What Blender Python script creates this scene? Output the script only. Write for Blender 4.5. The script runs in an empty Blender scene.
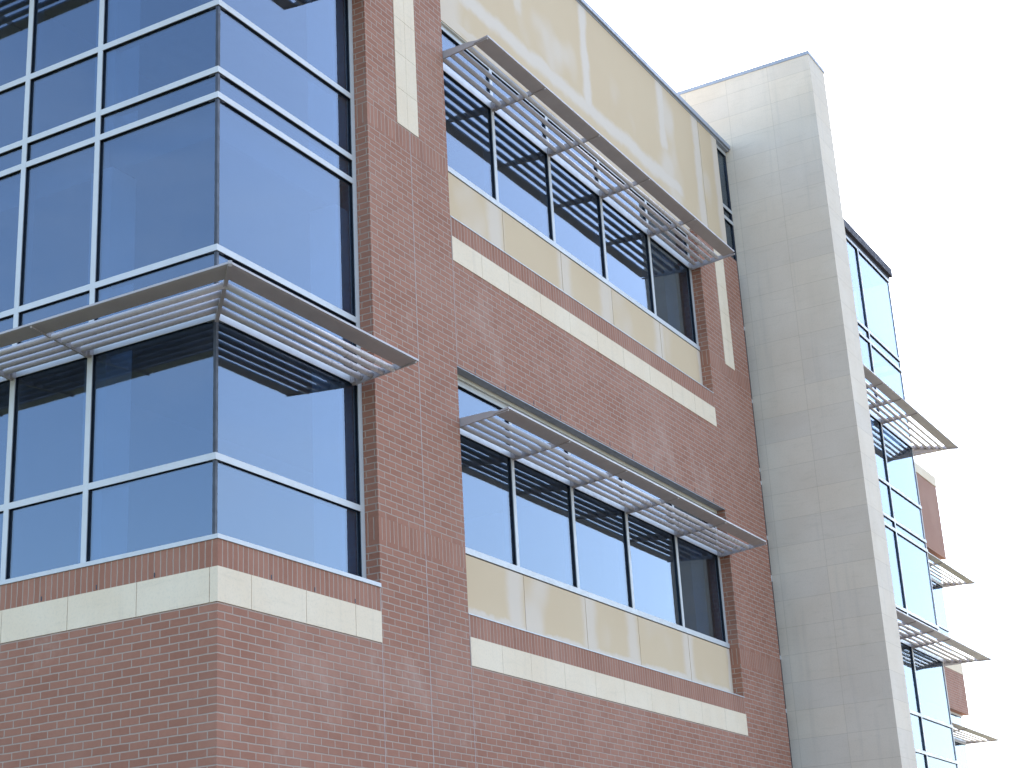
import bpy, math, random
from mathutils import Matrix, Vector
random.seed(7)
S = bpy.context.scene
COL = S.collection
R = math.radians

# ------------------------------------------------------------------ camera
CAM = (-11.71648581, -9.54908892, 1.6)
RX = (0.4946301, -0.86740288, -0.05434437)      # right
DN = (0.27045069, 0.21304415, -0.9388656)       # down
FW = (0.82595247, 0.44969372, 0.33996776)       # forward
cd = bpy.data.cameras.new('camera')
cam = bpy.data.objects.new('camera', cd)
COL.objects.link(cam)
cd.sensor_width = 36
cd.lens = 58.612
cd.clip_start = 0.1
cd.clip_end = 5000
M = Matrix((
    (RX[0], -DN[0], -FW[0], CAM[0]),
    (RX[1], -DN[1], -FW[1], CAM[1]),
    (RX[2], -DN[2], -FW[2], CAM[2]),
    (0, 0, 0, 1)))
cam.matrix_world = M
S.camera = cam

# ------------------------------------------------------------------ sky, sun, exposure
SUN_AZ = 18.0      # degrees from +X towards +Y (behind the building, to the right)
SUN_EL = 47.0
w = bpy.data.worlds.new('World')
S.world = w
w.use_nodes = True
nt = w.node_tree
nt.nodes.clear()
wo = nt.nodes.new('ShaderNodeOutputWorld')
bg = nt.nodes.new('ShaderNodeBackground')
sky = nt.nodes.new('ShaderNodeTexSky')
sky.sky_type = 'NISHITA'
sky.sun_disc = False
sky.sun_elevation = R(SUN_EL)
sky.sun_rotation = R(90 - SUN_AZ)
sky.air_density = 1.0
sky.dust_density = 2.2
sky.ozone_density = 2.2
bg.inputs['Strength'].default_value = 0.12
# thin wisps of cloud
tc = nt.nodes.new('ShaderNodeTexCoord')
mp = nt.nodes.new('ShaderNodeMapping')
mp.inputs['Scale'].default_value = (1.0, 1.0, 3.2)
cn = nt.nodes.new('ShaderNodeTexNoise')
cn.inputs['Scale'].default_value = 2.3
cn.inputs['Detail'].default_value = 7
cn.inputs['Roughness'].default_value = 0.62
cn.inputs['Distortion'].default_value = 0.5
cr = nt.nodes.new('ShaderNodeMapRange')
cr.inputs['From Min'].default_value = 0.46
cr.inputs['From Max'].default_value = 0.85
cr.inputs['To Max'].default_value = 0.22
mixc = nt.nodes.new('ShaderNodeMix')
mixc.data_type = 'RGBA'
mixc.inputs['B'].default_value = (4.2, 4.5, 4.9, 1)
nt.links.new(tc.outputs['Generated'], mp.inputs['Vector'])
nt.links.new(mp.outputs['Vector'], cn.inputs['Vector'])
nt.links.new(cn.outputs['Fac'], cr.inputs['Value'])
nt.links.new(cr.outputs['Result'], mixc.inputs['Factor'])
nt.links.new(sky.outputs['Color'], mixc.inputs['A'])
nt.links.new(mixc.outputs['Result'], bg.inputs['Color'])
nt.links.new(bg.outputs['Background'], wo.inputs['Surface'])

sl = bpy.data.lights.new('sun', 'SUN')
sun = bpy.data.objects.new('sun', sl)
COL.objects.link(sun)
sl.energy = 3.5
sl.angle = R(0.53)
sl.color = (1.0, 0.95, 0.88)
sdir = Vector((math.cos(R(SUN_EL)) * math.cos(R(SUN_AZ)), math.cos(R(SUN_EL)) * math.sin(R(SUN_AZ)), math.sin(R(SUN_EL))))
sun.rotation_euler = sdir.to_track_quat('Z', 'Y').to_euler()
sun.location = (0, 0, 60)

vs = S.view_settings
vs.view_transform = 'Standard'
vs.look = 'None'
vs.gamma = 1.0
vs.use_curve_mapping = False
vs.exposure = 2.63

# ------------------------------------------------------------------ materials
class NT:
    def __init__(self, name):
        self.m = bpy.data.materials.new(name)
        self.m.use_nodes = True
        self.t = self.m.node_tree
        self.t.nodes.clear()
        self.out = self.t.nodes.new('ShaderNodeOutputMaterial')
    def n(self, kind, **kw):
        nd = self.t.nodes.new('ShaderNode' + kind)
        for k, v in kw.items():
            if hasattr(nd, k) and k not in nd.inputs.keys():
                setattr(nd, k, v)
            else:
                nd.inputs[k].default_value = v
        return nd
    def l(self, a, b):
        self.t.links.new(a, b)
    def math(self, op, a, b=None, c=None, clamp=False):
        nd = self.t.nodes.new('ShaderNodeMath')
        nd.operation = op
        nd.use_clamp = clamp
        for i, v in enumerate((a, b, c)):
            if v is None:
                continue
            if hasattr(v, 'type') and hasattr(v, 'links'):
                self.l(v, nd.inputs[i])
            else:
                nd.inputs[i].default_value = v
        return nd.outputs[0]
    def mix(self, f, a, b, mode='MIX'):
        nd = self.t.nodes.new('ShaderNodeMix')
        nd.data_type = 'RGBA'
        nd.blend_type = mode
        for key, v in (('Factor', f), ('A', a), ('B', b)):
            if hasattr(v, 'links'):
                self.l(v, nd.inputs[key])
            else:
                nd.inputs[key].default_value = v if key == 'Factor' else (tuple(v) + (1,))[:4]
        return nd.outputs['Result']
    def rng(self, v, a, b, c=0.0, d=1.0):
        nd = self.t.nodes.new('ShaderNodeMapRange')
        nd.interpolation_type = 'SMOOTHSTEP'
        self.l(v, nd.inputs['Value'])
        nd.inputs['From Min'].default_value = a
        nd.inputs['From Max'].default_value = b
        nd.inputs['To Min'].default_value = c
        nd.inputs['To Max'].default_value = d
        return nd.outputs[0]
    def noise(self, vec, scale, detail=4, rough=0.55, dist=0.0, dim='3D'):
        nd = self.t.nodes.new('ShaderNodeTexNoise')
        nd.noise_dimensions = dim
        self.l(vec, nd.inputs['Vector'])
        nd.inputs['Scale'].default_value = scale
        nd.inputs['Detail'].default_value = detail
        nd.inputs['Roughness'].default_value = rough
        nd.inputs['Distortion'].default_value = dist
        return nd.outputs['Fac']
    def mapping(self, vec, loc=(0, 0, 0), rot=(0, 0, 0), sc=(1, 1, 1)):
        nd = self.t.nodes.new('ShaderNodeMapping')
        self.l(vec, nd.inputs['Vector'])
        nd.inputs['Location'].default_value = loc
        nd.inputs['Rotation'].default_value = rot
        nd.inputs['Scale'].default_value = sc
        return nd.outputs['Vector']
    def bump(self, h, strength, dist):
        nd = self.t.nodes.new('ShaderNodeBump')
        nd.inputs['Strength'].default_value = strength
        nd.inputs['Distance'].default_value = dist
        self.l(h, nd.inputs['Height'])
        return nd.outputs['Normal']
    def pbsdf(self, col, rough=0.7, normal=None, metallic=0.0, spec=0.5):
        p = self.t.nodes.new('ShaderNodeBsdfPrincipled')
        for key, v in (('Base Color', col), ('Roughness', rough)):
            if hasattr(v, 'links'):
                self.l(v, p.inputs[key])
            else:
                p.inputs[key].default_value = (tuple(v) + (1,))[:4] if key == 'Base Color' else v
        p.inputs['Metallic'].default_value = metallic
        p.inputs['Specular IOR Level'].default_value = spec
        if normal is not None:
            self.l(normal, p.inputs['Normal'])
        self.l(p.outputs[0], self.out.inputs['Surface'])
        return p

BH, BW = 0.0763, 0.226     # brick course height and brick length

def brick_mat(name, soldier=False):
    k = NT(name)
    tcn = k.n('TexCoord')
    uv = tcn.outputs['UV']
    if soldier:
        v = k.mapping(uv, loc=(0.0, 0.0, 0), sc=(1, 1, 1))
    else:
        v = uv
    b = k.n('TexBrick')
    geo = k.n('NewGeometry')
    pos = geo.outputs['Position']
    # hand-laid bricks: edges wander by a couple of millimetres
    wn = k.n('TexNoise')
    k.l(pos, wn.inputs['Vector'])
    wn.inputs['Scale'].default_value = 9.0
    wn.inputs['Detail'].default_value = 3
    ws = k.n('VectorMath', operation='MULTIPLY_ADD')
    k.l(wn.outputs['Color'], ws.inputs[0])
    ws.inputs[1].default_value = (0.014, 0.009, 0)
    k.l(v, ws.inputs[2])
    v = ws.outputs[0]
    k.l(v, b.inputs['Vector'])
    b.inputs['Scale'].default_value = 1.0
    b.inputs['Mortar Size'].default_value = 0.0085
    b.inputs['Mortar Smooth'].default_value = 0.5
    b.inputs['Bias'].default_value = 0.0
    b.inputs['Color1'].default_value = (0.0, 0.0, 0.0, 1)
    b.inputs['Color2'].default_value = (1.0, 1.0, 1.0, 1)
    b.inputs['Mortar'].default_value = (0.5, 0.5, 0.5, 1)
    if soldier:
        b.offset = 0.0
        b.inputs['Brick Width'].default_value = BH
        b.inputs['Row Height'].default_value = 1.0    # uv of the soldier rows is remapped so that one row spans it
    else:
        b.offset = 0.5
        b.inputs['Brick Width'].default_value = BW
        b.inputs['Row Height'].default_value = BH
    rnd = b.outputs['Color']
    fac = b.outputs['Fac']
    base = k.mix(rnd, (0.280, 0.118, 0.068), (0.338, 0.150, 0.090))
    fine = k.noise(pos, 26, 5, 0.7)
    base = k.mix(k.rng(fine, 0.35, 0.75), base, k.mix(0.25, base, (0.18, 0.065, 0.045)))
    big = k.noise(pos, 0.55, 5, 0.6)
    # pale bloom on the masonry, in patches
    base = k.mix(k.rng(big, 0.42, 0.75, 0.0, 0.32), base, (0.47, 0.28, 0.20))
    mn = k.noise(pos, 9, 3)
    mort = k.mix(mn, (0.33, 0.232, 0.17), (0.40, 0.30, 0.228))
    # salt bloom and damp run over bricks and joints alike
    salt = k.noise(k.mapping(pos, sc=(1.0, 1.0, 0.75)), 0.8, 6, 0.7, 0.4)
    col = k.mix(k.rng(fine, 0.25, 0.8, 0.85, 1.0), (0.19, 0.09, 0.07), k.mix(fac, base, mort))
    col = k.mix(k.rng(salt, 0.56, 0.72, 0.0, 0.24), col, (0.50, 0.37, 0.285))
    damp = k.noise(k.mapping(pos, loc=(3, 7, 1), sc=(1.6, 1.6, 0.5)), 0.7, 5, 0.65)
    col = k.mix(k.rng(damp, 0.55, 0.75, 0.0, 0.22), col, (0.13, 0.065, 0.05))
    h = k.math('SUBTRACT', k.math('MULTIPLY', fine, 0.25), fac)
    k.pbsdf(col, 0.86, k.bump(h, 0.55, 0.006), spec=0.3)
    return k.m

def stone_mat(name, c1, c2, panels=None, stain=0.25):
    k = NT(name)
    tcn = k.n('TexCoord')
    uv = tcn.outputs['UV']
    geo = k.n('NewGeometry')
    pos = geo.outputs['Position']
    n1 = k.noise(pos, 1.1, 6, 0.6)
    n2 = k.noise(k.mapping(pos, sc=(1.2, 1.2, 9.0)), 1.6, 6, 0.65, 0.6)
    n3 = k.noise(pos, 42, 4, 0.7)
    col = k.mix(k.rng(n1, 0.3, 0.75), c1, c2)
    col = k.mix(k.rng(n2, 0.52, 0.78, 0, stain), col, (0.40, 0.33, 0.22))
    col = k.mix(k.rng(n3, 0.45, 0.8, 0, 0.22), col, (0.30, 0.27, 0.22))
    run = k.noise(k.mapping(pos, sc=(5.0, 5.0, 0.28)), 1.3, 5, 0.65)
    col = k.mix(k.rng(run, 0.52, 0.75, 0, 0.14), col, (0.27, 0.24, 0.20))
    h = n3
    if panels:
        b = k.n('TexBrick')
        b.offset = 0.0
        k.l(k.mapping(uv, loc=panels[2]), b.inputs['Vector'])
        b.inputs['Scale'].default_value = 1.0
        b.inputs['Brick Width'].default_value = panels[0]
        b.inputs['Row Height'].default_value = panels[1]
        b.inputs['Mortar Size'].default_value = 0.0045
        b.inputs['Mortar Smooth'].default_value = 0.2
        b.inputs['Color1'].default_value = (0.955, 0.96, 0.975, 1)
        b.inputs['Color2'].default_value = (1.03, 1.02, 1.00, 1)
        b.inputs['Mortar'].default_value = (0.82, 0.80, 0.77, 1)
        col = k.mix(1.0, col, b.outputs['Color'], 'MULTIPLY')
        h = k.math('SUBTRACT', k.math('MULTIPLY', n3, 0.3), b.outputs['Fac'])
    k.pbsdf(col, 0.8, k.bump(h, 0.3, 0.004), spec=0.3)
    return k.m

def stucco_mat(name, streaks):
    k = NT(name)
    tcn = k.n('TexCoord')
    uv = tcn.outputs['UV']
    geo = k.n('NewGeometry')
    pos = geo.outputs['Position']
    oi = k.n('ObjectInfo')
    off = k.n('CombineXYZ')
    k.l(k.math('MULTIPLY', oi.outputs['Random'], 37.0), off.inputs['X'])
    vadd = k.n('VectorMath', operation='ADD')
    k.l(pos, vadd.inputs[0])
    k.l(off.outputs[0], vadd.inputs[1])
    pp = vadd.outputs[0]
    sx = k.n('SeparateXYZ')
    k.l(uv, sx.inputs[0])
    wob = k.noise(pp, 1.6, 4, 0.6)
    wob2 = k.noise(pp, 6.0, 4, 0.6)
    du = k.math('MULTIPLY', k.math('SUBTRACT', k.math('ADD', k.math('MULTIPLY', wob, 0.8), k.math('MULTIPLY', wob2, 0.2)), 0.5), 0.30)
    u = k.math('ADD', sx.outputs[0], du)
    v = k.math('ADD', sx.outputs[1], du)
    tot = None
    for (kind, c, half, lo, hi, amt) in streaks:
        a, o = (u, v) if kind == 'v' else (v, u)
        d = k.math('ABSOLUTE', k.math('SUBTRACT', a, c))
        mk = k.rng(d, half * 0.6, half * 2.3, amt, 0.0)
        mk = k.math('MULTIPLY', mk, k.rng(o, lo - 0.12, lo + 0.12))
        mk = k.math('MULTIPLY', mk, k.rng(o, hi - 0.12, hi + 0.12, 1.0, 0.0))
        tot = mk if tot is None else k.math('MAXIMUM', tot, mk)
    blot = k.noise(k.mapping(pp, sc=(1.0, 1.0, 0.8)), 0.9, 2, 0.4)
    bm = k.rng(blot, 0.54, 0.70, 0.0, 0.7)
    tot = bm if tot is None else k.math('MAXIMUM', tot, bm)
    tone = k.noise(pp, 0.7, 3)
    base = k.mix(tone, (0.55, 0.395, 0.24), (0.58, 0.44, 0.28))
    col = k.mix(tot, base, (0.62, 0.515, 0.41))
    fine = k.noise(pos, 55, 4, 0.7)
    k.pbsdf(col, 0.9, k.bump(fine, 0.25, 0.003), spec=0.2)
    return k.m

def paint_mat(name, col, rough=0.45, var=0.12, spec=0.5, metallic=0.0):
    k = NT(name)
    geo = k.n('NewGeometry')
    pos = geo.outputs['Position']
    n1 = k.noise(pos, 3.0, 5, 0.65)
    dk = tuple(c * (1 - var * 2) for c in col)
    c = k.mix(k.rng(n1, 0.3, 0.8), col, dk)
    r = k.rng(k.noise(pos, 14, 4), 0.3, 0.7, rough * 0.8, min(1, rough * 1.25))
    k.pbsdf(c, r, k.bump(k.noise(pos, 60, 3), 0.08, 0.002), spec=spec, metallic=metallic)
    return k.m

def glass_mat(name, f0=0.125, tint=(0.75, 0.86, 0.98), trans=(0.40, 0.48, 0.56)):
    k = NT(name)
    geo = k.n('NewGeometry')
    pos = geo.outputs['Position']
    oi = k.n('ObjectInfo')
    off = k.n('CombineXYZ')
    k.l(k.math('MULTIPLY', oi.outputs['Random'], 91.0), off.inputs['X'])
    k.l(k.math('MULTIPLY', oi.outputs['Random'], 53.0), off.inputs['Z'])
    va = k.n('VectorMath', operation='ADD')
    k.l(pos, va.inputs[0])
    k.l(off.outputs[0], va.inputs[1])
    wav = k.noise(va.outputs[0], 0.9, 2, 0.4)
    nrm = k.bump(wav, 0.10, 0.02)
    lw = k.n('LayerWeight')
    lw.inputs['Blend'].default_value = 0.5
    k.l(nrm, lw.inputs['Normal'])
    p5 = k.math('POWER', lw.outputs['Facing'], 5.0)
    fac = k.math('MULTIPLY_ADD', p5, 0.55, f0, clamp=True)
    g = k.n('BsdfGlossy')
    g.inputs['Color'].default_value = tint + (1,)
    g.inputs['Roughness'].default_value = 0.0
    k.l(nrm, g.inputs['Normal'])
    t = k.n('BsdfTransparent')
    t.inputs['Color'].default_value = trans + (1,)
    mx = k.n('MixShader')
    k.l(fac, mx.inputs[0])
    k.l(t.outputs[0], mx.inputs[1])
    k.l(g.outputs[0], mx.inputs[2])
    # a thin film of dust on the pane
    d = k.n('BsdfDiffuse')
    d.inputs['Color'].default_value = (0.45, 0.46, 0.48, 1)
    mx2 = k.n('MixShader')
    dust = k.noise(k.mapping(pos, sc=(2, 2, 0.6)), 1.7, 6, 0.65)
    k.l(k.rng(dust, 0.4, 0.8, 0.006, 0.022), mx2.inputs[0])
    k.l(mx.outputs[0], mx2.inputs[1])
    k.l(d.outputs[0], mx2.inputs[2])
    k.l(mx2.outputs[0], k.out.inputs['Surface'])
    return k.m

BRICK = brick_mat('brick')
SOLDIER = brick_mat('soldier_brick', True)
STONE = stone_mat('limestone', (0.68, 0.53, 0.36), (0.71, 0.575, 0.41), None, 0.22)
TOWERSTONE = stone_mat('limestone_cladding', (0.61, 0.495, 0.37), (0.655, 0.545, 0.42), (0.845, 0.468, (0.807, -4.75 + 0.468 * 20, 0)), 0.28)
STUCCO = stucco_mat('stucco', [('h', 14.33, 0.09, 4.0, 12.6, 0.9), ('v', 9.07, 0.085, 14.3, 17, 0.95), ('v', 12.0, 0.09, 14.9, 17, 0.9),
                               ('v', 13.5, 0.10, 13.5, 17, 0.8), ('v', 14.42, 0.10, 13.0, 17, 0.8), ('v', 6.9, 0.07, 14.9, 17, 0.7),
                               ('v', 4.9, 0.2, 13.4, 17, 0.6), ('h', 13.75, 0.05, 4.0, 14.6, 0.6)])
SPANDREL = stucco_mat('spandrel_stucco', [('h', 5.70, 0.04, 4, 13, 0.8), ('h', 10.72, 0.04, 4, 13, 0.8), ('v', 5.9, 0.13, 0, 20, 0.75), ('v', 7.9, 0.12, 0, 20, 0.7),
                                          ('v', 9.2, 0.12, 0, 20, 0.7), ('v', 11.1, 0.12, 0, 20, 0.7), ('v', 12.7, 0.05, 0, 20, 0.7), ('v', 4.5, 0.06, 0, 20, 0.6)])
WHITE = paint_mat('white_frame_paint', (0.50, 0.49, 0.465), 0.4, 0.05)
GASKET = paint_mat('dark_gasket', (0.022, 0.026, 0.036), 0.5, 0.1)
SHADE = paint_mat('taupe_metal_paint', (0.365, 0.32, 0.30), 0.36, 0.06)
COPING = paint_mat('grey_coping_metal', (0.30, 0.315, 0.345), 0.5, 0.06)
DARKMETAL = paint_mat('dark_coping_metal', (0.045, 0.042, 0.050), 0.7, 0.08, spec=0.2)
SLATP = paint_mat('pale_slat_paint', (0.52, 0.475, 0.45), 0.30, 0.05)
LINTEL = paint_mat('galvanised_steel', (0.27, 0.27, 0.27), 0.5, 0.1)
CREAM = paint_mat('cream_head_trim', (0.60, 0.56, 0.46), 0.6, 0.06)
SEALANT = paint_mat('sealant', (0.44, 0.33, 0.28), 0.8, 0.08)
GLASS = glass_mat('reflective_glass')
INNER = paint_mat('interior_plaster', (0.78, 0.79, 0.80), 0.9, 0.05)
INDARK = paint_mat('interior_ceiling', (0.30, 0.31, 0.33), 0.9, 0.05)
ROOFM = paint_mat('roof_membrane', (0.62, 0.60, 0.56), 0.9, 0.1)

def ground_mat():
    k = NT('lawn')
    geo = k.n('NewGeometry')
    pos = geo.outputs['Position']
    n = k.noise(pos, 0.25, 6, 0.6)
    f = k.noise(pos, 14, 5, 0.7)
    c = k.mix(n, (0.060, 0.070, 0.034), (0.095, 0.092, 0.055))
    c = k.mix(k.rng(f, 0.4, 0.7, 0, 0.6), c, (0.035, 0.050, 0.016))
    k.pbsdf(c, 0.95, k.bump(f, 0.6, 0.05), spec=0.2)
    return k.m

def pave_mat(name, c1, c2, size):
    k = NT(name)
    geo = k.n('NewGeometry')
    pos = geo.outputs['Position']
    b = k.n('TexBrick')
    b.offset = 0.0
    k.l(pos, b.inputs['Vector'])
    b.inputs['Scale'].default_value = 1.0
    b.inputs['Brick Width'].default_value = size
    b.inputs['Row Height'].default_value = size
    b.inputs['Mortar Size'].default_value = 0.008
    b.inputs['Color1'].default_value = c1 + (1,)
    b.inputs['Color2'].default_value = c2 + (1,)
    b.inputs['Mortar'].default_value = (0.12, 0.11, 0.10, 1)
    f = k.noise(pos, 20, 5, 0.7)
    c = k.mix(k.rng(f, 0.4, 0.75, 0, 0.3), b.outputs['Color'], (0.2, 0.19, 0.17))
    k.pbsdf(c, 0.9, k.bump(f, 0.2, 0.004), spec=0.3)
    return k.m

# ------------------------------------------------------------------ mesh builder
class MB:
    def __init__(self):
        self.v, self.f, self.mi, self.uv = [], [], [], []
    def poly(self, pts, mi=0, uv=None):
        i = len(self.v)
        self.v += [tuple(p) for p in pts]
        self.f.append(tuple(range(i, i + len(pts))))
        self.mi.append(mi)
        if uv is None:
            a, b, c = Vector(pts[0]), Vector(pts[1]), Vector(pts[2])
            n = (b - a).cross(c - a)
            ax = max(range(3), key=lambda q: abs(n[q]))
            if ax == 0:
                uv = [(p[1], p[2]) for p in pts]
            elif ax == 1:
                uv = [(p[0], p[2]) for p in pts]
            else:
                uv = [(p[0], p[1]) for p in pts]
        self.uv.append(uv)
    def hexa(self, P, mi=0):
        # P: 8 points, bottom ring 0-3 counter-clockwise from above, top ring 4-7
        for q in ((3, 2, 1, 0), (4, 5, 6, 7), (0, 1, 5, 4), (1, 2, 6, 5), (2, 3, 7, 6), (3, 0, 4, 7)):
            self.poly([P[t] for t in q], mi)
    def box(self, x0, x1, y0, y1, z0, z1, mi=0):
        x0, x1 = min(x0, x1), max(x0, x1)
        y0, y1 = min(y0, y1), max(y0, y1)
        self.hexa([(x0, y0, z0), (x1, y0, z0), (x1, y1, z0), (x0, y1, z0), (x0, y0, z1), (x1, y0, z1), (x1, y1, z1), (x0, y1, z1)], mi)
    def tube(self, rings, mi=0, cap=True):
        n = len(rings[0])
        for a, b in zip(rings, rings[1:]):
            for i in range(n):
                j = (i + 1) % n
                self.poly([a[i], a[j], b[j], b[i]], mi)
        if cap:
            self.poly(list(reversed(rings[0])), mi)
            self.poly(rings[-1], mi)
    def build(self, name, mats, parent=None, smooth=False):
        me = bpy.data.meshes.new(name)
        me.from_pydata(self.v, [], self.f)
        ul = me.uv_layers.new(name='UVMap')
        li = 0
        for uv in self.uv:
            for c in uv:
                ul.data[li].uv = c
                li += 1
        if not isinstance(mats, (list, tuple)):
            mats = [mats]
        for m in mats:
            me.materials.append(m)
        for p, i in zip(me.polygons, self.mi):
            p.material_index = i
            p.use_smooth = False
        import bmesh
        bm = bmesh.new()
        bm.from_mesh(me)
        bmesh.ops.remove_doubles(bm, verts=bm.verts, dist=1e-5)
        bmesh.ops.recalc_face_normals(bm, faces=bm.faces)
        bm.to_mesh(me)
        bm.free()
        if smooth:
            for p in me.polygons:
                p.use_smooth = len(p.vertices) == 4
        o = bpy.data.objects.new(name, me)
        COL.objects.link(o)
        if parent is not None:
            o.parent = parent
        return o

def thing(name, label, cat, loc=(0, 0, 0)):
    o = bpy.data.objects.new(name, None)
    COL.objects.link(o)
    o.location = loc
    o['label'] = label
    o['category'] = cat
    o.empty_display_size = 0.5
    return o

def part(name, parent, label=None):
    o = bpy.data.objects.new(name, None)
    COL.objects.link(o)
    o.parent = parent
    if label:
        o['label'] = label
    o.empty_display_size = 0.2
    return o

# ---- facade frames: (s along the facade, o outwards from the glass plane, z) -> world
def faceF(y):
    return lambda s, o, z: (s, y - o, z)
def faceL(x):
    return lambda s, o, z: (x - o, s, z)
def faceE(x):
    return lambda s, o, z: (x + o, s, z)

def fbox(mb, T, s0, s1, o0, o1, z0, z1, mi=0):
    a, b = T(s0, o0, z0), T(s1, o1, z1)
    mb.box(a[0], b[0], a[1], b[1], z0, z1, mi)

def slab(mb, axis, front, back, us, zs, fn, soldier=1):
    """A wall of given thickness cut into cells; fn(u, z) gives the material of a cell or None for an opening."""
    us, zs = sorted(set(us)), sorted(set(zs))
    nu, nz = len(us) - 1, len(zs) - 1
    cell = [[fn((us[i] + us[i + 1]) / 2, (zs[j] + zs[j + 1]) / 2) for j in range(nz)] for i in range(nu)]
    P = (lambda u, d, z: (u, d, z)) if axis == 'Y' else (lambda u, d, z: (d, u, z))
    def put(pts, mi, ucoord, z0, z1):
        uv = []
        for p, uc in zip(pts, ucoord):
            z = p[2]
            if mi == soldier:
                uv.append((uc, 0.03 + 0.94 * (z - z0) / (z1 - z0)))
            else:
                uv.append((uc, z))
        mb.poly(pts, mi, uv)
    for i in range(nu):
        for j in range(nz):
            m = cell[i][j]
            if m is None:
                continue
            u0, u1, z0, z1 = us[i], us[i + 1], zs[j], zs[j + 1]
            for d in (front, back):
                put([P(u0, d, z0), P(u1, d, z0), P(u1, d, z1), P(u0, d, z1)], m, (u0, u1, u1, u0), z0, z1)
            g = lambda a, b: (cell[a][b] if 0 <= a < nu and 0 <= b < nz else None)
            if g(i - 1, j) is None:
                put([P(u0, front, z0), P(u0, back, z0), P(u0, back, z1), P(u0, front, z1)], m, (front + u0, back + u0, back + u0, front + u0), z0, z1)
            if g(i + 1, j) is None:
                put([P(u1, front, z0), P(u1, back, z0), P(u1, back, z1), P(u1, front, z1)], m, (front + u1, back + u1, back + u1, front + u1), z0, z1)
            if g(i, j - 1) is None:
                mb.poly([P(u0, front, z0), P(u1, front, z0), P(u1, back, z0), P(u0, back, z0)], m)
            if g(i, j + 1) is None:
                mb.poly([P(u0, front, z1), P(u1, front, z1), P(u1, back, z1), P(u0, back, z1)], m)

CAPW, CAPD = 0.034, 0.026       # half width and depth of a frame cap

def mullion(T, s, z0, z1, parent, name='mullion', proud=0.001, hw=CAPW):
    mb = MB()
    fbox(mb, T, s - hw + 0.004, s + hw - 0.004, -0.001, 0.017, z0, z1, 1)
    fbox(mb, T, s - hw, s + hw, 0.017, CAPD + proud, z0, z1, 0)
    fbox(mb, T, s - hw + 0.003, s + hw - 0.003, -0.14, -0.024, z0, z1, 2)
    return mb.build(name, [WHITE, GASKET, INDARK], parent)

def transom(T, s0, s1, z, parent, name='transom', hw=None, hip0=False, hip1=False):
    mb = MB()
    e = CAPD
    if hw is None:
        hw = 0.056 if abs((z % 5.02) - 2.95) < 0.05 else CAPW
    def seg(o0, o1, za, zb, mi):
        P = []
        for zz in (za, zb):
            for (ss, oo) in ((0, o1), (1, o1), (1, o0), (0, o0)):
                s = (s0 - (oo if hip0 else 0)) if ss == 0 else (s1 + (oo if hip1 else 0))
                P.append(T(s, oo, zz))
        mb.hexa(P, mi)
    seg(-0.001, 0.017, z - hw + 0.004, z + hw - 0.004, 1)
    seg(0.017, e, z - hw, z + hw, 0)
    fbox(mb, T, s0, s1, -0.12, -0.024, z - hw + 0.003, z + hw - 0.003, 2)
    return mb.build(name, [WHITE, GASKET, INDARK], parent)

def pane(T, s0, s1, z0, z1, parent):
    mb = MB()
    t0, t1, t2, t3 = [random.uniform(-0.0011, 0.0011) for _ in range(4)]
    tilt = {(0, 0): t0, (1, 0): t1, (1, 1): t2, (0, 1): t0 + t2 - t1}     # planar but not quite true
    P = []
    for zi, zz in ((0, z0), (1, z1)):
        for si, back in ((0, 0), (1, 0), (1, 1), (0, 1)):
            s = s0 if si == 0 else s1
            P.append(T(s, -0.006 + tilt[(si, zi)] - 0.012 * back, zz))
    mb.hexa(P)
    return mb.build('pane', GLASS, parent)

def glazing(T, ss, zs, parent, hip0=False, hip1=False, skip_first=False, skip_last=False):
    for i in range(len(ss) - 1):
        for j in range(len(zs) - 1):
            pane(T, ss[i] + 0.004, ss[i + 1] - 0.004, zs[j] + 0.004, zs[j + 1] - 0.004, parent)
    for i, s in enumerate(ss):
        if (i == 0 and skip_first) or (i == len(ss) - 1 and skip_last):
            continue
        if i == 0:
            s += CAPW
        elif i == len(ss) - 1:
            s -= CAPW
        mullion(T, s, zs[0], zs[-1], parent)
    for z in zs:
        transom(T, ss[0], ss[-1], z, parent, hip0=hip0, hip1=hip1)

O_OUT, O_IN = 0.87, 0.655
SLATS = (0.560, 0.421, 0.282, 0.143)

def fascia(T, s0, s1, z, parent, hip0=False, hip1=False, oo=O_OUT):
    mb = MB()
    prof = [(oo, z), (oo, z - 0.022), (oo - 0.03, z - 0.030), (oo - 0.205, z - 0.052), (oo - 0.215, z - 0.044), (oo - 0.19, z - 0.028)]
    rings = []
    for k in (0, 1):
        ring = []
        for (o, zz) in prof:
            s = (s0 - (o if hip0 else 0)) if k == 0 else (s1 + (o if hip1 else 0))
            ring.append(T(s, o, zz))
        rings.append(ring)
    mb.tube(rings)
    return mb.build('fascia', SHADE, parent)

def slat(T, s0, s1, o, z, parent, hip0=False, hip1=False):
    mb = MB()
    n = 14
    rings = []
    for k in (0, 1):
        ring = []
        for a in range(n):
            t = 2 * math.pi * a / n
            co, cz = 0.034 * math.cos(t), 0.034 * math.sin(t)
            ang = R(-18)
            do = co * math.cos(ang) - cz * math.sin(ang)
            dz = co * math.sin(ang) + cz * math.cos(ang)
            s = (s0 - ((o + do) if hip0 else 0)) if k == 0 else (s1 + ((o + do) if hip1 else 0))
            ring.append(T(s, o + do, z + dz))
        rings.append(ring)
    mb.tube(rings)
    return mb.build('slat', SLATP, parent, smooth=True)

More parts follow.
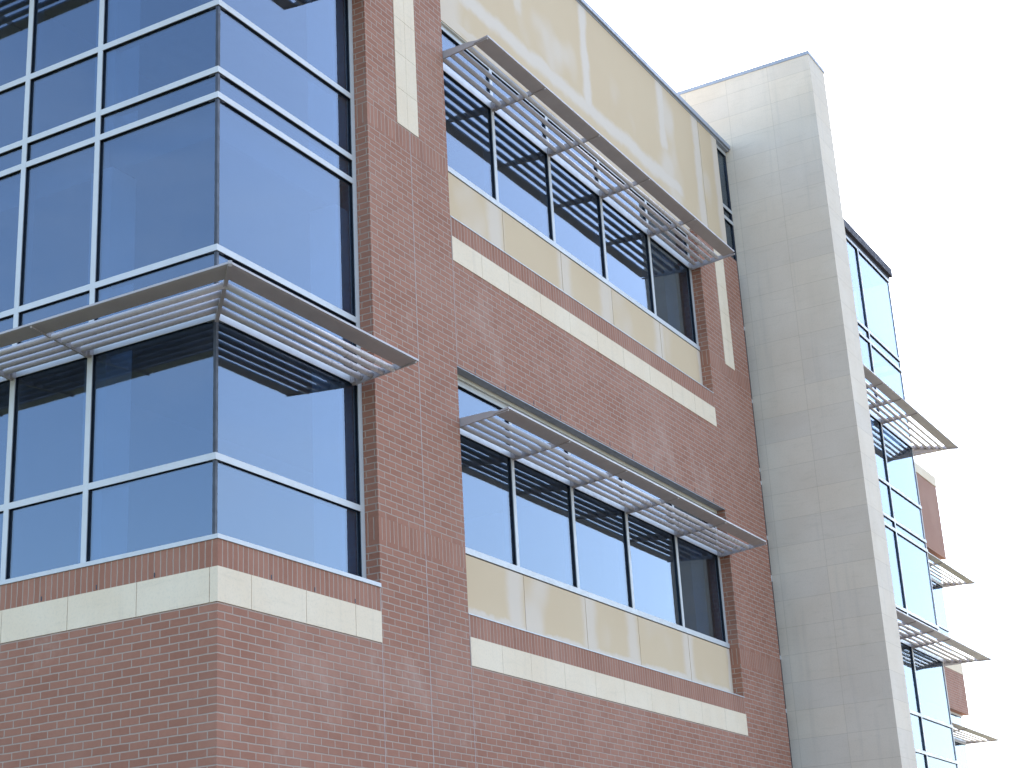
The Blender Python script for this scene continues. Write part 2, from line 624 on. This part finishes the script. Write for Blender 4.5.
def bracket(T, s, z, parent, oo=O_OUT):
    mb = MB()
    h = 0.011
    prof = [(0.024, z - 0.115), (0.12, z - 0.112), (oo - 0.02, z - 0.045), (oo - 0.012, z - 0.024), (oo - 0.18, z - 0.012), (0.60, z + 0.004), (0.024, z + 0.004)]
    mb.tube([[T(s - h, o, zz) for o, zz in prof], [T(s + h, o, zz) for o, zz in prof]])
    # bolted foot on the mullion
    fbox(mb, T, s - 0.045, s + 0.045, CAPD + 0.002, CAPD + 0.05, z - 0.10, z + 0.01, 0)
    return mb.build('bracket', SHADE, parent)

def hip_bar(c, sx, sy, z, parent, oo=O_OUT):
    """Diagonal bar from the glass corner c out to the tip; sx, sy give the outward directions."""
    mb = MB()
    px, py = 0.013 * sy, -0.013 * sx
    def pt(o, side, zz):
        return (c[0] + sx * o + side * px, c[1] + sy * o + side * py, zz)
    prof = [(0.03, z - 0.125), (0.12, z - 0.12), (oo - 0.01, z - 0.050), (oo + 0.004, z - 0.028), (oo + 0.004, z + 0.004), (0.03, z + 0.004)]
    mb.tube([[pt(o, -1, zz) for o, zz in prof], [pt(o, 1, zz) for o, zz in prof]])
    return mb.build('hip_bar', SHADE, parent)

def shade_run(T, s0, s1, z, marks, parent, hip0=False, hip1=False, oo=O_OUT):
    fascia(T, s0, s1, z, parent, hip0, hip1, oo)
    for o in SLATS:
        slat(T, s0 + (0 if hip0 else 0.03), s1 - (0 if hip1 else 0.03), o - (O_OUT - oo), z - 0.050, parent, hip0, hip1)
    for m in marks:
        bracket(T, m, z, parent, oo)

# ================================================================== setting
gm = MB()
gm.box(-900, 900, -900, 900, -1.0, 0.0)
g = gm.build('ground', ground_mat())
g['kind'] = 'structure'
pm = MB()
pm.box(-2.2, 48.0, -3.4, 17, -0.5, 0.004)
p = pm.build('pavement', pave_mat('concrete_paving', (0.17, 0.163, 0.155), (0.20, 0.192, 0.18), 1.5))
p['kind'] = 'structure'
rm = MB()
rm.box(-70, 110, -70.0, -3.5, -0.5, 0.005)  # unseen asphalt, added over the lawn to dim and neutralise the ground bounce
rd = rm.build('bounce_asphalt', pave_mat('asphalt', (0.052, 0.051, 0.050), (0.058, 0.057, 0.055), 40.0))
rd['kind'] = 'structure'

# ================================================================== office building
office = thing('office_building', 'red brick office building with a glass corner bay, limestone bands and two long strip windows', 'building')
H = 5.02
XR = 14.55
WS, WE = 4.465, 12.76
PIER = 2.675
def fwall(u, z):
    inwin = WS < u < WE
    if u < PIER and z > 5.63:
        return None
    if u > WS and z > 13.69 or inwin and z > 13.6:
        return None
    for k in (0, 1):
        dz = H * k
        if inwin and 5.63 + dz < z < 8.67 + dz:
            return None
        if inwin and 5.04 + dz < z < 5.375 + dz:
            return None
        if inwin and 5.375 + dz < z < 5.63 + dz:
            return 1
        if not inwin and u > PIER and 6.16 + dz < z < 6.41 + dz:
            return 1
    if u < PIER and 5.375 < z < 5.63:
        return 1
    if u < PIER and 5.04 < z < 5.375:
        return None
    if 3.315 < u < 3.79 and z > 11.45:
        return None
    if 13.45 < u < 13.87 and z > 11.38:
        return None
    return 0
fm = MB()
zsF = [0.0, 16.15, 13.69, 11.45, 11.38] + [a + H * k for k in (0, 1) for a in (5.04, 5.375, 5.63, 6.16, 6.41, 8.67)]
slab(fm, 'Y', 0.0, 0.20, [0.0, PIER, WS, WE, XR, 3.315, 3.79, 13.45, 13.87], zsF, fwall)
# left flank of the bay: brick base below the glass
def lwall(u, z):
    if z > 5.63 or 5.04 < z < 5.375:
        return None
    return 1 if z > 5.375 else 0
slab(fm, 'X', 0.0, 0.20, [0.2, 9.5], [0, 5.04, 5.375, 5.63], lwall)
# wall end, rear and inner corner
fm.box(0.125, 0.2, 0.125, 0.2, 5.04, 5.375, 0)
fm.build('brick_wall', [BRICK, SOLDIER], office)

rw = MB()
rw.box(0.3, 15.0, 13.8, 14.0, 0, 16.1)
rw.box(0.0, 0.3, 9.5, 14.0, 0, 16.15)
rw.build('rear_wall', BRICK, office)
rf = MB()
rf.box(0.3, 15.05, 0.45, 13.8, 15.75, 15.95)
rf.build('roof_deck', ROOFM, office)

# limestone bands
def stone_run(axis, cuts, z0, z1, name='stone_band', gap=0.007, wrap=None):
    mb = MB()
    for a, b in zip(cuts, cuts[1:]):
        if axis == 'Y':
            mb.box(a + gap / 2, b - gap / 2, -0.006, 0.12, z0 + 0.003, z1 - 0.003)
        else:
            mb.box(-0.006, 0.12, a + gap / 2, b - gap / 2, z0 + 0.003, z1 - 0.003)
    return mb
bb = stone_run('Y', [0.488, 1.351, 2.197, PIER], 5.04, 5.375)
b2 = stone_run('X', [0.09, 0.962, 1.828, 2.698, 3.56, 4.43, 5.3, 6.17, 7.04, 7.9, 8.77, 9.5], 5.04, 5.375)
off = len(bb.v)
bb.v += b2.v
bb.f += [tuple(i + off for i in f) for f in b2.f]
bb.mi += b2.mi
bb.uv += b2.uv
# the corner stone turns the corner
bb.box(-0.006, 0.4845, -0.006, 0.0865, 5.043, 5.372)
o = bb.build('stone_band', STONE, office)
o['label'] = 'pale limestone band wrapping the corner under the glass bay'
for dz, lab in ((0, 'pale limestone band under the lower strip window'), (H, 'pale limestone band under the upper strip window')):
    cuts = [4.48, 5.196, 5.891, 6.75, 7.6, 8.45, 9.3, 10.206, 11.022, 11.9, 12.755]
    o = stone_run('Y', cuts, 5.04 + dz, 5.375 + dz, gap=0.005).build('stone_band', STONE, office)
    o['label'] = lab
def strip(x0, x1, z0, z1):
    mb = MB()
    z = z0
    xm = (x0 + x1) / 2
    while z < z1 - 0.05:
        ze = min(z + 0.50, z1)
        mb.box(x0 + 0.003, xm - 0.0015, -0.006, 0.12, z + 0.002, ze - 0.002)
        mb.box(xm + 0.0015, x1 - 0.003, -0.006, 0.12, z + 0.002, ze - 0.002)
        z = ze
    return mb.build('stone_strip', STONE, office)
strip(3.315, 3.79, 11.45, 16.15)
strip(13.45, 13.87, 11.38, 13.69)

# movement joints in the brickwork
def joint(x, z0, z1, w=0.009):
    mb = MB()
    mb.box(x - w / 2, x + w / 2, -0.0025, 0.02, z0, z1)
    mb.build('control_joint', SEALANT, office)
joint(PIER, 0, 5.63)
joint(3.595, 0, 11.445)
joint(4.475, 0, 5.625)
joint(4.475, 8.675, 10.65)

# weep vents
def weep(x0, x1, y0, y1, z0, z1):
    wm = MB()
    wm.box(x0, x1, y0, y1, z0, z1)
    wm.build('weep_vent', GASKET, office)
for x in [4.9 + 0.74 * i for i in range(11)]:
    weep(x - 0.006, x + 0.006, -0.003, 0.02, 8.685, 8.745)
for y in (0.75, 1.47, 2.18, 2.9, 3.6):
    weep(-0.003, 0.02, y - 0.006, y + 0.006, 5.385, 5.43)
for x in (0.8, 1.5, 2.2):
    weep(x - 0.006, x + 0.006, -0.003, 0.02, 5.385, 5.43)


# ---- glass corner bay
bay = part('corner_window', office, 'two-storey glass corner bay with white frames')
BZ = [5.70, 6.51, 7.97, 8.69, 10.42, 10.72, 11.53, 12.99, 13.71, 15.44, 15.80]
LS = [0.2, 1.82, 2.90, 3.97, 5.04, 6.11, 7.18, 8.25, 9.5]
TF, TL = faceF(0.2), faceL(0.2)
glazing(TF, [0.2, PIER - 0.005], BZ, bay, hip0=True, skip_first=True)
glazing(TL, LS, BZ, bay, hip0=True, skip_first=True)
cb = MB()
cb.box(0.188, 0.222, 0.188, 0.222, BZ[0], BZ[-1])
cb.build('corner_seal', GASKET, bay)
sm = MB()
sm.box(-0.012, PIER - 0.001, -0.012, 0.175, 5.632, 5.675)
sm.box(-0.012, 0.175, 0.1755, 9.5, 5.632, 5.675)
sm.build('sill', WHITE, bay)
# parapet above the bay
pp_ = MB()
pp_.box(0.15, PIER - 0.003, 0.15, 0.4, 15.82, 16.15)
pp_.box(0.15, 0.4, 0.401, 9.5, 15.82, 16.15)
pp_.build('parapet', COPING, office)

for z, lab in ((8.0, 'lower corner sunshade wrapping the glass bay'), (8.0 + H, 'upper corner sunshade wrapping the glass bay')):
    sh = part('sunshade', office, lab)
    shade_run(TF, 0.2, 2.53, z, [2.50], sh, hip0=True)
    shade_run(TL, 0.2, 9.4, z, LS[1:-1], sh, hip0=True)
    hip_bar((0.2, 0.2), -1, -1, z, sh)

# ---- strip windows
SX = [WS, 6.04, 7.66, 9.34, 11.06, WE]
for dz, head, lab in ((0, 8.575, 'lower'), (H, 8.57 + H, 'upper')):
    wn = part('strip_window', office, lab + ' strip window of five tall panes under a metal sunshade')
    ZS = [6.47 + dz, 7.97 + dz, head]
    glazing(TF, SX, ZS, wn)
    sb = MB()
    sb.box(WS + 0.002, WE - 0.002, 0.155, 0.198, 6.425 + dz, 6.50 + dz)
    sb.build('sill', WHITE, wn)
    hb = MB()
    hb.box(WS + 0.002, WE - 0.002, 0.14, 0.30, head + 0.035, 8.664 + dz - (0.044 if dz else 0))
    hb.build('head_trim', CREAM, wn)
    sh = part('sunshade', office, lab + ' strip window sunshade with four slats and a flat taupe fascia')
    shade_run(TF, WS + 0.01, 12.66, 8.0 + dz, [WS + 0.035] + SX[1:-1] + [WE - 0.05], sh)
    # stucco panels below the glass
    sp = MB()
    PX = [WS, 6.13, 7.80, 9.42, 11.15, WE]
    for a, b in zip(PX, PX[1:]):
        m_ = MB()
        m_.box(a + 0.006, b - 0.006, 0.165, 0.30, 5.645 + dz, 6.41 + dz)
        m_.build('spandrel_panel', SPANDREL, office)
    lp = MB()
    lp.box(WS + 0.003, WE - 0.003, -0.008, 0.16, 5.631 + dz, 5.643 + dz)
    lp.build('flashing', WHITE, wn)
lt = MB()
lt.box(WS + 0.003, WE - 0.003, 0.002, 0.13, 8.656, 8.668)
lt.build('lintel', LINTEL, office)

# ---- stucco band above the upper window
for a, b in ((WS + 0.004, 13.655), (13.668, XR - 0.03)):
    m_ = MB()
    m_.box(a, b, 0.13, 0.42, 13.70 if a > 13 else 13.64, 16.19)
    m_.build('stucco_panel', STUCCO, office)
cp = MB()
cp.box(WS - 0.2, 15.115, 0.085, 0.62, 16.225, 16.31)
cp.box(WS - 0.2, 15.11, 0.12, 0.60, 16.192, 16.225)
cp.build('coping', COPING, office)
cp2 = MB()
cp2.box(PIER - 0.02, WS - 0.203, -0.03, 0.5, 16.152, 16.31)
cp2.build('coping', COPING, office)

# ---- narrow window beside the tower
nw = part('narrow_window', office, 'narrow dark window squeezed between stucco and stone tower')
TN = faceF(0.21)
NZ = [0.9, 3.2, 4.65, 5.7, 6.6, 7.97, 8.69, 9.68, 9.92, 11.2, 12.6, 14.70, 14.93, 16.15]
glazing(TN, [XR + 0.002, 15.115], NZ, nw, skip_last=True)
es = MB()
es.box(15.075, 15.116, 0.191, 0.207, 0.9, 16.15)  # added dark strip, paints in the darkness of the slot beside the tower
es.build('dark_gap_strip', GASKET, nw)

# ---- interior seen through the glass
fl = None
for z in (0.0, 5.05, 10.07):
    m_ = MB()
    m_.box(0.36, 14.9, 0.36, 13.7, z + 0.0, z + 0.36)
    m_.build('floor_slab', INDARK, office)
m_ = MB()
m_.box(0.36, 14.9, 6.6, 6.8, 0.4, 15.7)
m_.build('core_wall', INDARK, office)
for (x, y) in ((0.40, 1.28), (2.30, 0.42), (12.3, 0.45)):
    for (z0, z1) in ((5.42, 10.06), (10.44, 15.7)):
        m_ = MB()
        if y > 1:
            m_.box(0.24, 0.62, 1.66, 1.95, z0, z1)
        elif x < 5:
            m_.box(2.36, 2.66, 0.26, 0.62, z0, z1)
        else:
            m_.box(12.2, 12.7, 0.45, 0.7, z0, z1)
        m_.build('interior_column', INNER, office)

# ================================================================== stone tower
tower = thing('stone_tower', 'tall slab tower clad in pale limestone panels standing forward of the brick wall', 'tower', (0, 0, 0))
TX0, TX1, TY0, TZ = 15.12, 15.99, -1.643, 17.70
tm = MB()
q = [((TX0, TY0), (TX0, 9.0)), ((TX0, TY0), (TX1, TY0)), ((TX1, TY0), (TX1, 9.0)), ((TX0, 9.0), (TX1, 9.0))]
def tq(a, b, ua, ub):
    tm.poly([(a[0], a[1], 0), (b[0], b[1], 0), (b[0], b[1], TZ), (a[0], a[1], TZ)], 0, [(ua, 0), (ub, 0), (ub, TZ), (ua, TZ)])
tq((TX0, TY0), (TX0, 9.0), TY0, 9.0)
tq((TX0, TY0), (TX1, TY0), -0.80, -0.80 + 0.838)
tq((TX1, TY0), (TX1, 9.0), TY0, 9.0)
tq((TX0, 9.0), (TX1, 9.0), -0.80, 0.038)
tm.poly([(TX0, TY0, TZ), (TX1, TY0, TZ), (TX1, 9.0, TZ), (TX0, 9.0, TZ)])
tm.build('stone_cladding', TOWERSTONE, tower)
tcap = MB()
tcap.box(TX0 - 0.012, TX1 + 0.012, TY0 - 0.012, 9.012, TZ + 0.002, TZ + 0.075)
tcap.build('coping', COPING, tower)

# ================================================================== glass wing beyond the tower
wing = thing('glass_wing', 'glass curtain wall wing with taupe sunshades emerging behind the limestone tower', 'building')
WC = 25.55
WTOP = 17.20
GZ = [0.3, 2.9, 4.0, 5.70, 6.48, 7.97, 8.69, 10.47, 10.69, 11.50, 12.99, 14.87, 15.14, WTOP]
GS = [16.0, 18.3, 20.75, 23.18, WC]
gw = part('curtain_wall', wing)
TE = faceE(WC)
glazing(TF, GS, GZ, gw, hip1=True, skip_last=True)
glazing(TE, [0.2, 2.0, 3.9], GZ, gw, hip0=True, skip_first=True)
cs = MB()
cs.box(WC - 0.02, WC + 0.012, 0.188, 0.222, GZ[0], GZ[-1])
cs.build('corner_seal', WHITE, gw)
cw = MB()
cw.box(16.0, WC + 0.10, 0.10, 0.55, WTOP + 0.12, WTOP + 0.33)
cw.box(WC - 0.35, WC + 0.10, 0.551, 12.0, WTOP + 0.12, WTOP + 0.33)
cw.box(16.0, WC + 0.03, 0.17, 0.5, WTOP + 0.036, WTOP + 0.118)
cw.build('coping', DARKMETAL, wing)
for z, lab in ((8.0, 'lower sunshade of the glass wing'), (8.0 + H, 'upper sunshade of the glass wing')):
    sh = part('sunshade', wing, lab)
    shade_run(TF, 16.05, WC, z, GS[1:-1] + [22.0], sh, hip1=True)
    shade_run(TE, 0.2, 3.7, z, [2.0], sh, hip0=True)
    hip_bar((WC, 0.2), 1, -1, z, sh)
iw = MB()
for z in (5.05, 10.07, 15.2):
    iw.box(16.1, WC - 0.2, 0.4, 11.8, z, z + 0.36)
iw.box(16.1, WC - 0.2, 5.0, 5.2, 0.0, 17.0)
iw.build('floor_slab', INDARK, wing)
wr = MB()
wr.box(16.0, WC - 0.36, 0.56, 12.0, WTOP + 0.13, WTOP + 0.25)
wr.build('roof_deck', ROOFM, wing)
ww = MB()
ww.box(16.0, WC, 11.8, 12.0, 0, WTOP + 0.11)
ww.box(WC - 0.2, WC, 3.93, 11.79, 0, WTOP + 0.11)
ww.build('rear_wall', BRICK, wing)

# ================================================================== far brick wing
far = thing('brick_wing', 'distant red brick wing with stone coping and small sunshades at the far right', 'building')
FY, FC = 3.73, 41.35
GFX = FC - 0.22
def farwall(u, z):
    if u > 27.5:
        for dz in (0, H):
            if 5.63 + dz < z < 8.84 + dz:
                return None
            if 10.10 < z < 10.44:
                return None
    return 0
fw = MB()
slab(fw, 'Y', FY, FY + 0.2, [25.75, 27.5, FC], [0, 5.63, 8.84, 10.10, 10.44, 10.65, 13.86, 16.28], farwall)
slab(fw, 'X', FC, FC - 0.2, [FY + 0.2, 14.0], [0, 5.63, 8.84, 10.65, 13.86, 16.28], lambda u, z: (None if (u < 9 and (5.63 < z < 8.84 or 10.65 < z < 13.86)) else 0))
fw.box(25.75, FC - 0.2, 13.8, 14.0, 0, 16.28)
fw.build('brick_wall', BRICK, far)
fs = MB()
fs.box(25.75, FC + 0.02, FY - 0.02, FY + 0.3, 16.283, 16.62)
fs.box(FC - 0.3, FC + 0.02, FY + 0.3005, 14.0, 16.283, 16.62)
o = fs.build('stone_coping', STONE, far)
fb = MB()
fb.box(27.5, FC + 0.006, FY - 0.006, FY + 0.18, 10.103, 10.437)
fb.build('stone_band', STONE, far)
TFF, TFE = faceF(FY + 0.2), faceE(GFX)
for dz in (0, H):
    wn = part('corner_window', far)
    ZS = [5.70 + dz, 6.48 + dz, 7.97 + dz, 8.80 + dz]
    glazing(TFF, [27.5, 30.2, 32.9, 35.6, 38.3, GFX], ZS, wn, hip1=True, skip_last=True)
    glazing(TFE, [FY + 0.2, 6.3, 9.0], ZS, wn, hip0=True, skip_first=True)
    sh = part('sunshade', far, ('upper' if dz else 'lower') + ' small sunshade of the far brick wing')
    shade_run(TFF, 27.6, GFX, 8.08 + dz, [30.2, 32.9, 35.6, 38.3], sh, hip1=True, oo=0.85)
    shade_run(TFE, FY + 0.2, 8.9, 8.08 + dz, [6.3], sh, hip0=True, oo=0.85)
    hip_bar((GFX, FY + 0.2), 1, -1, 8.08 + dz, sh, oo=0.85)
fi = MB()
for z in (5.05, 10.07):
    fi.box(26.0, FC - 0.5, FY + 0.5, 13.7, z, z + 0.36)
fi.box(26.0, FC - 0.5, 8.0, 8.2, 0, 16.0)
fi.build('floor_slab', INDARK, far)
fr = MB()
fr.box(25.8, FC - 0.25, FY + 0.25, 13.8, 16.0, 16.2)
fr.build('roof_deck', ROOFM, far)
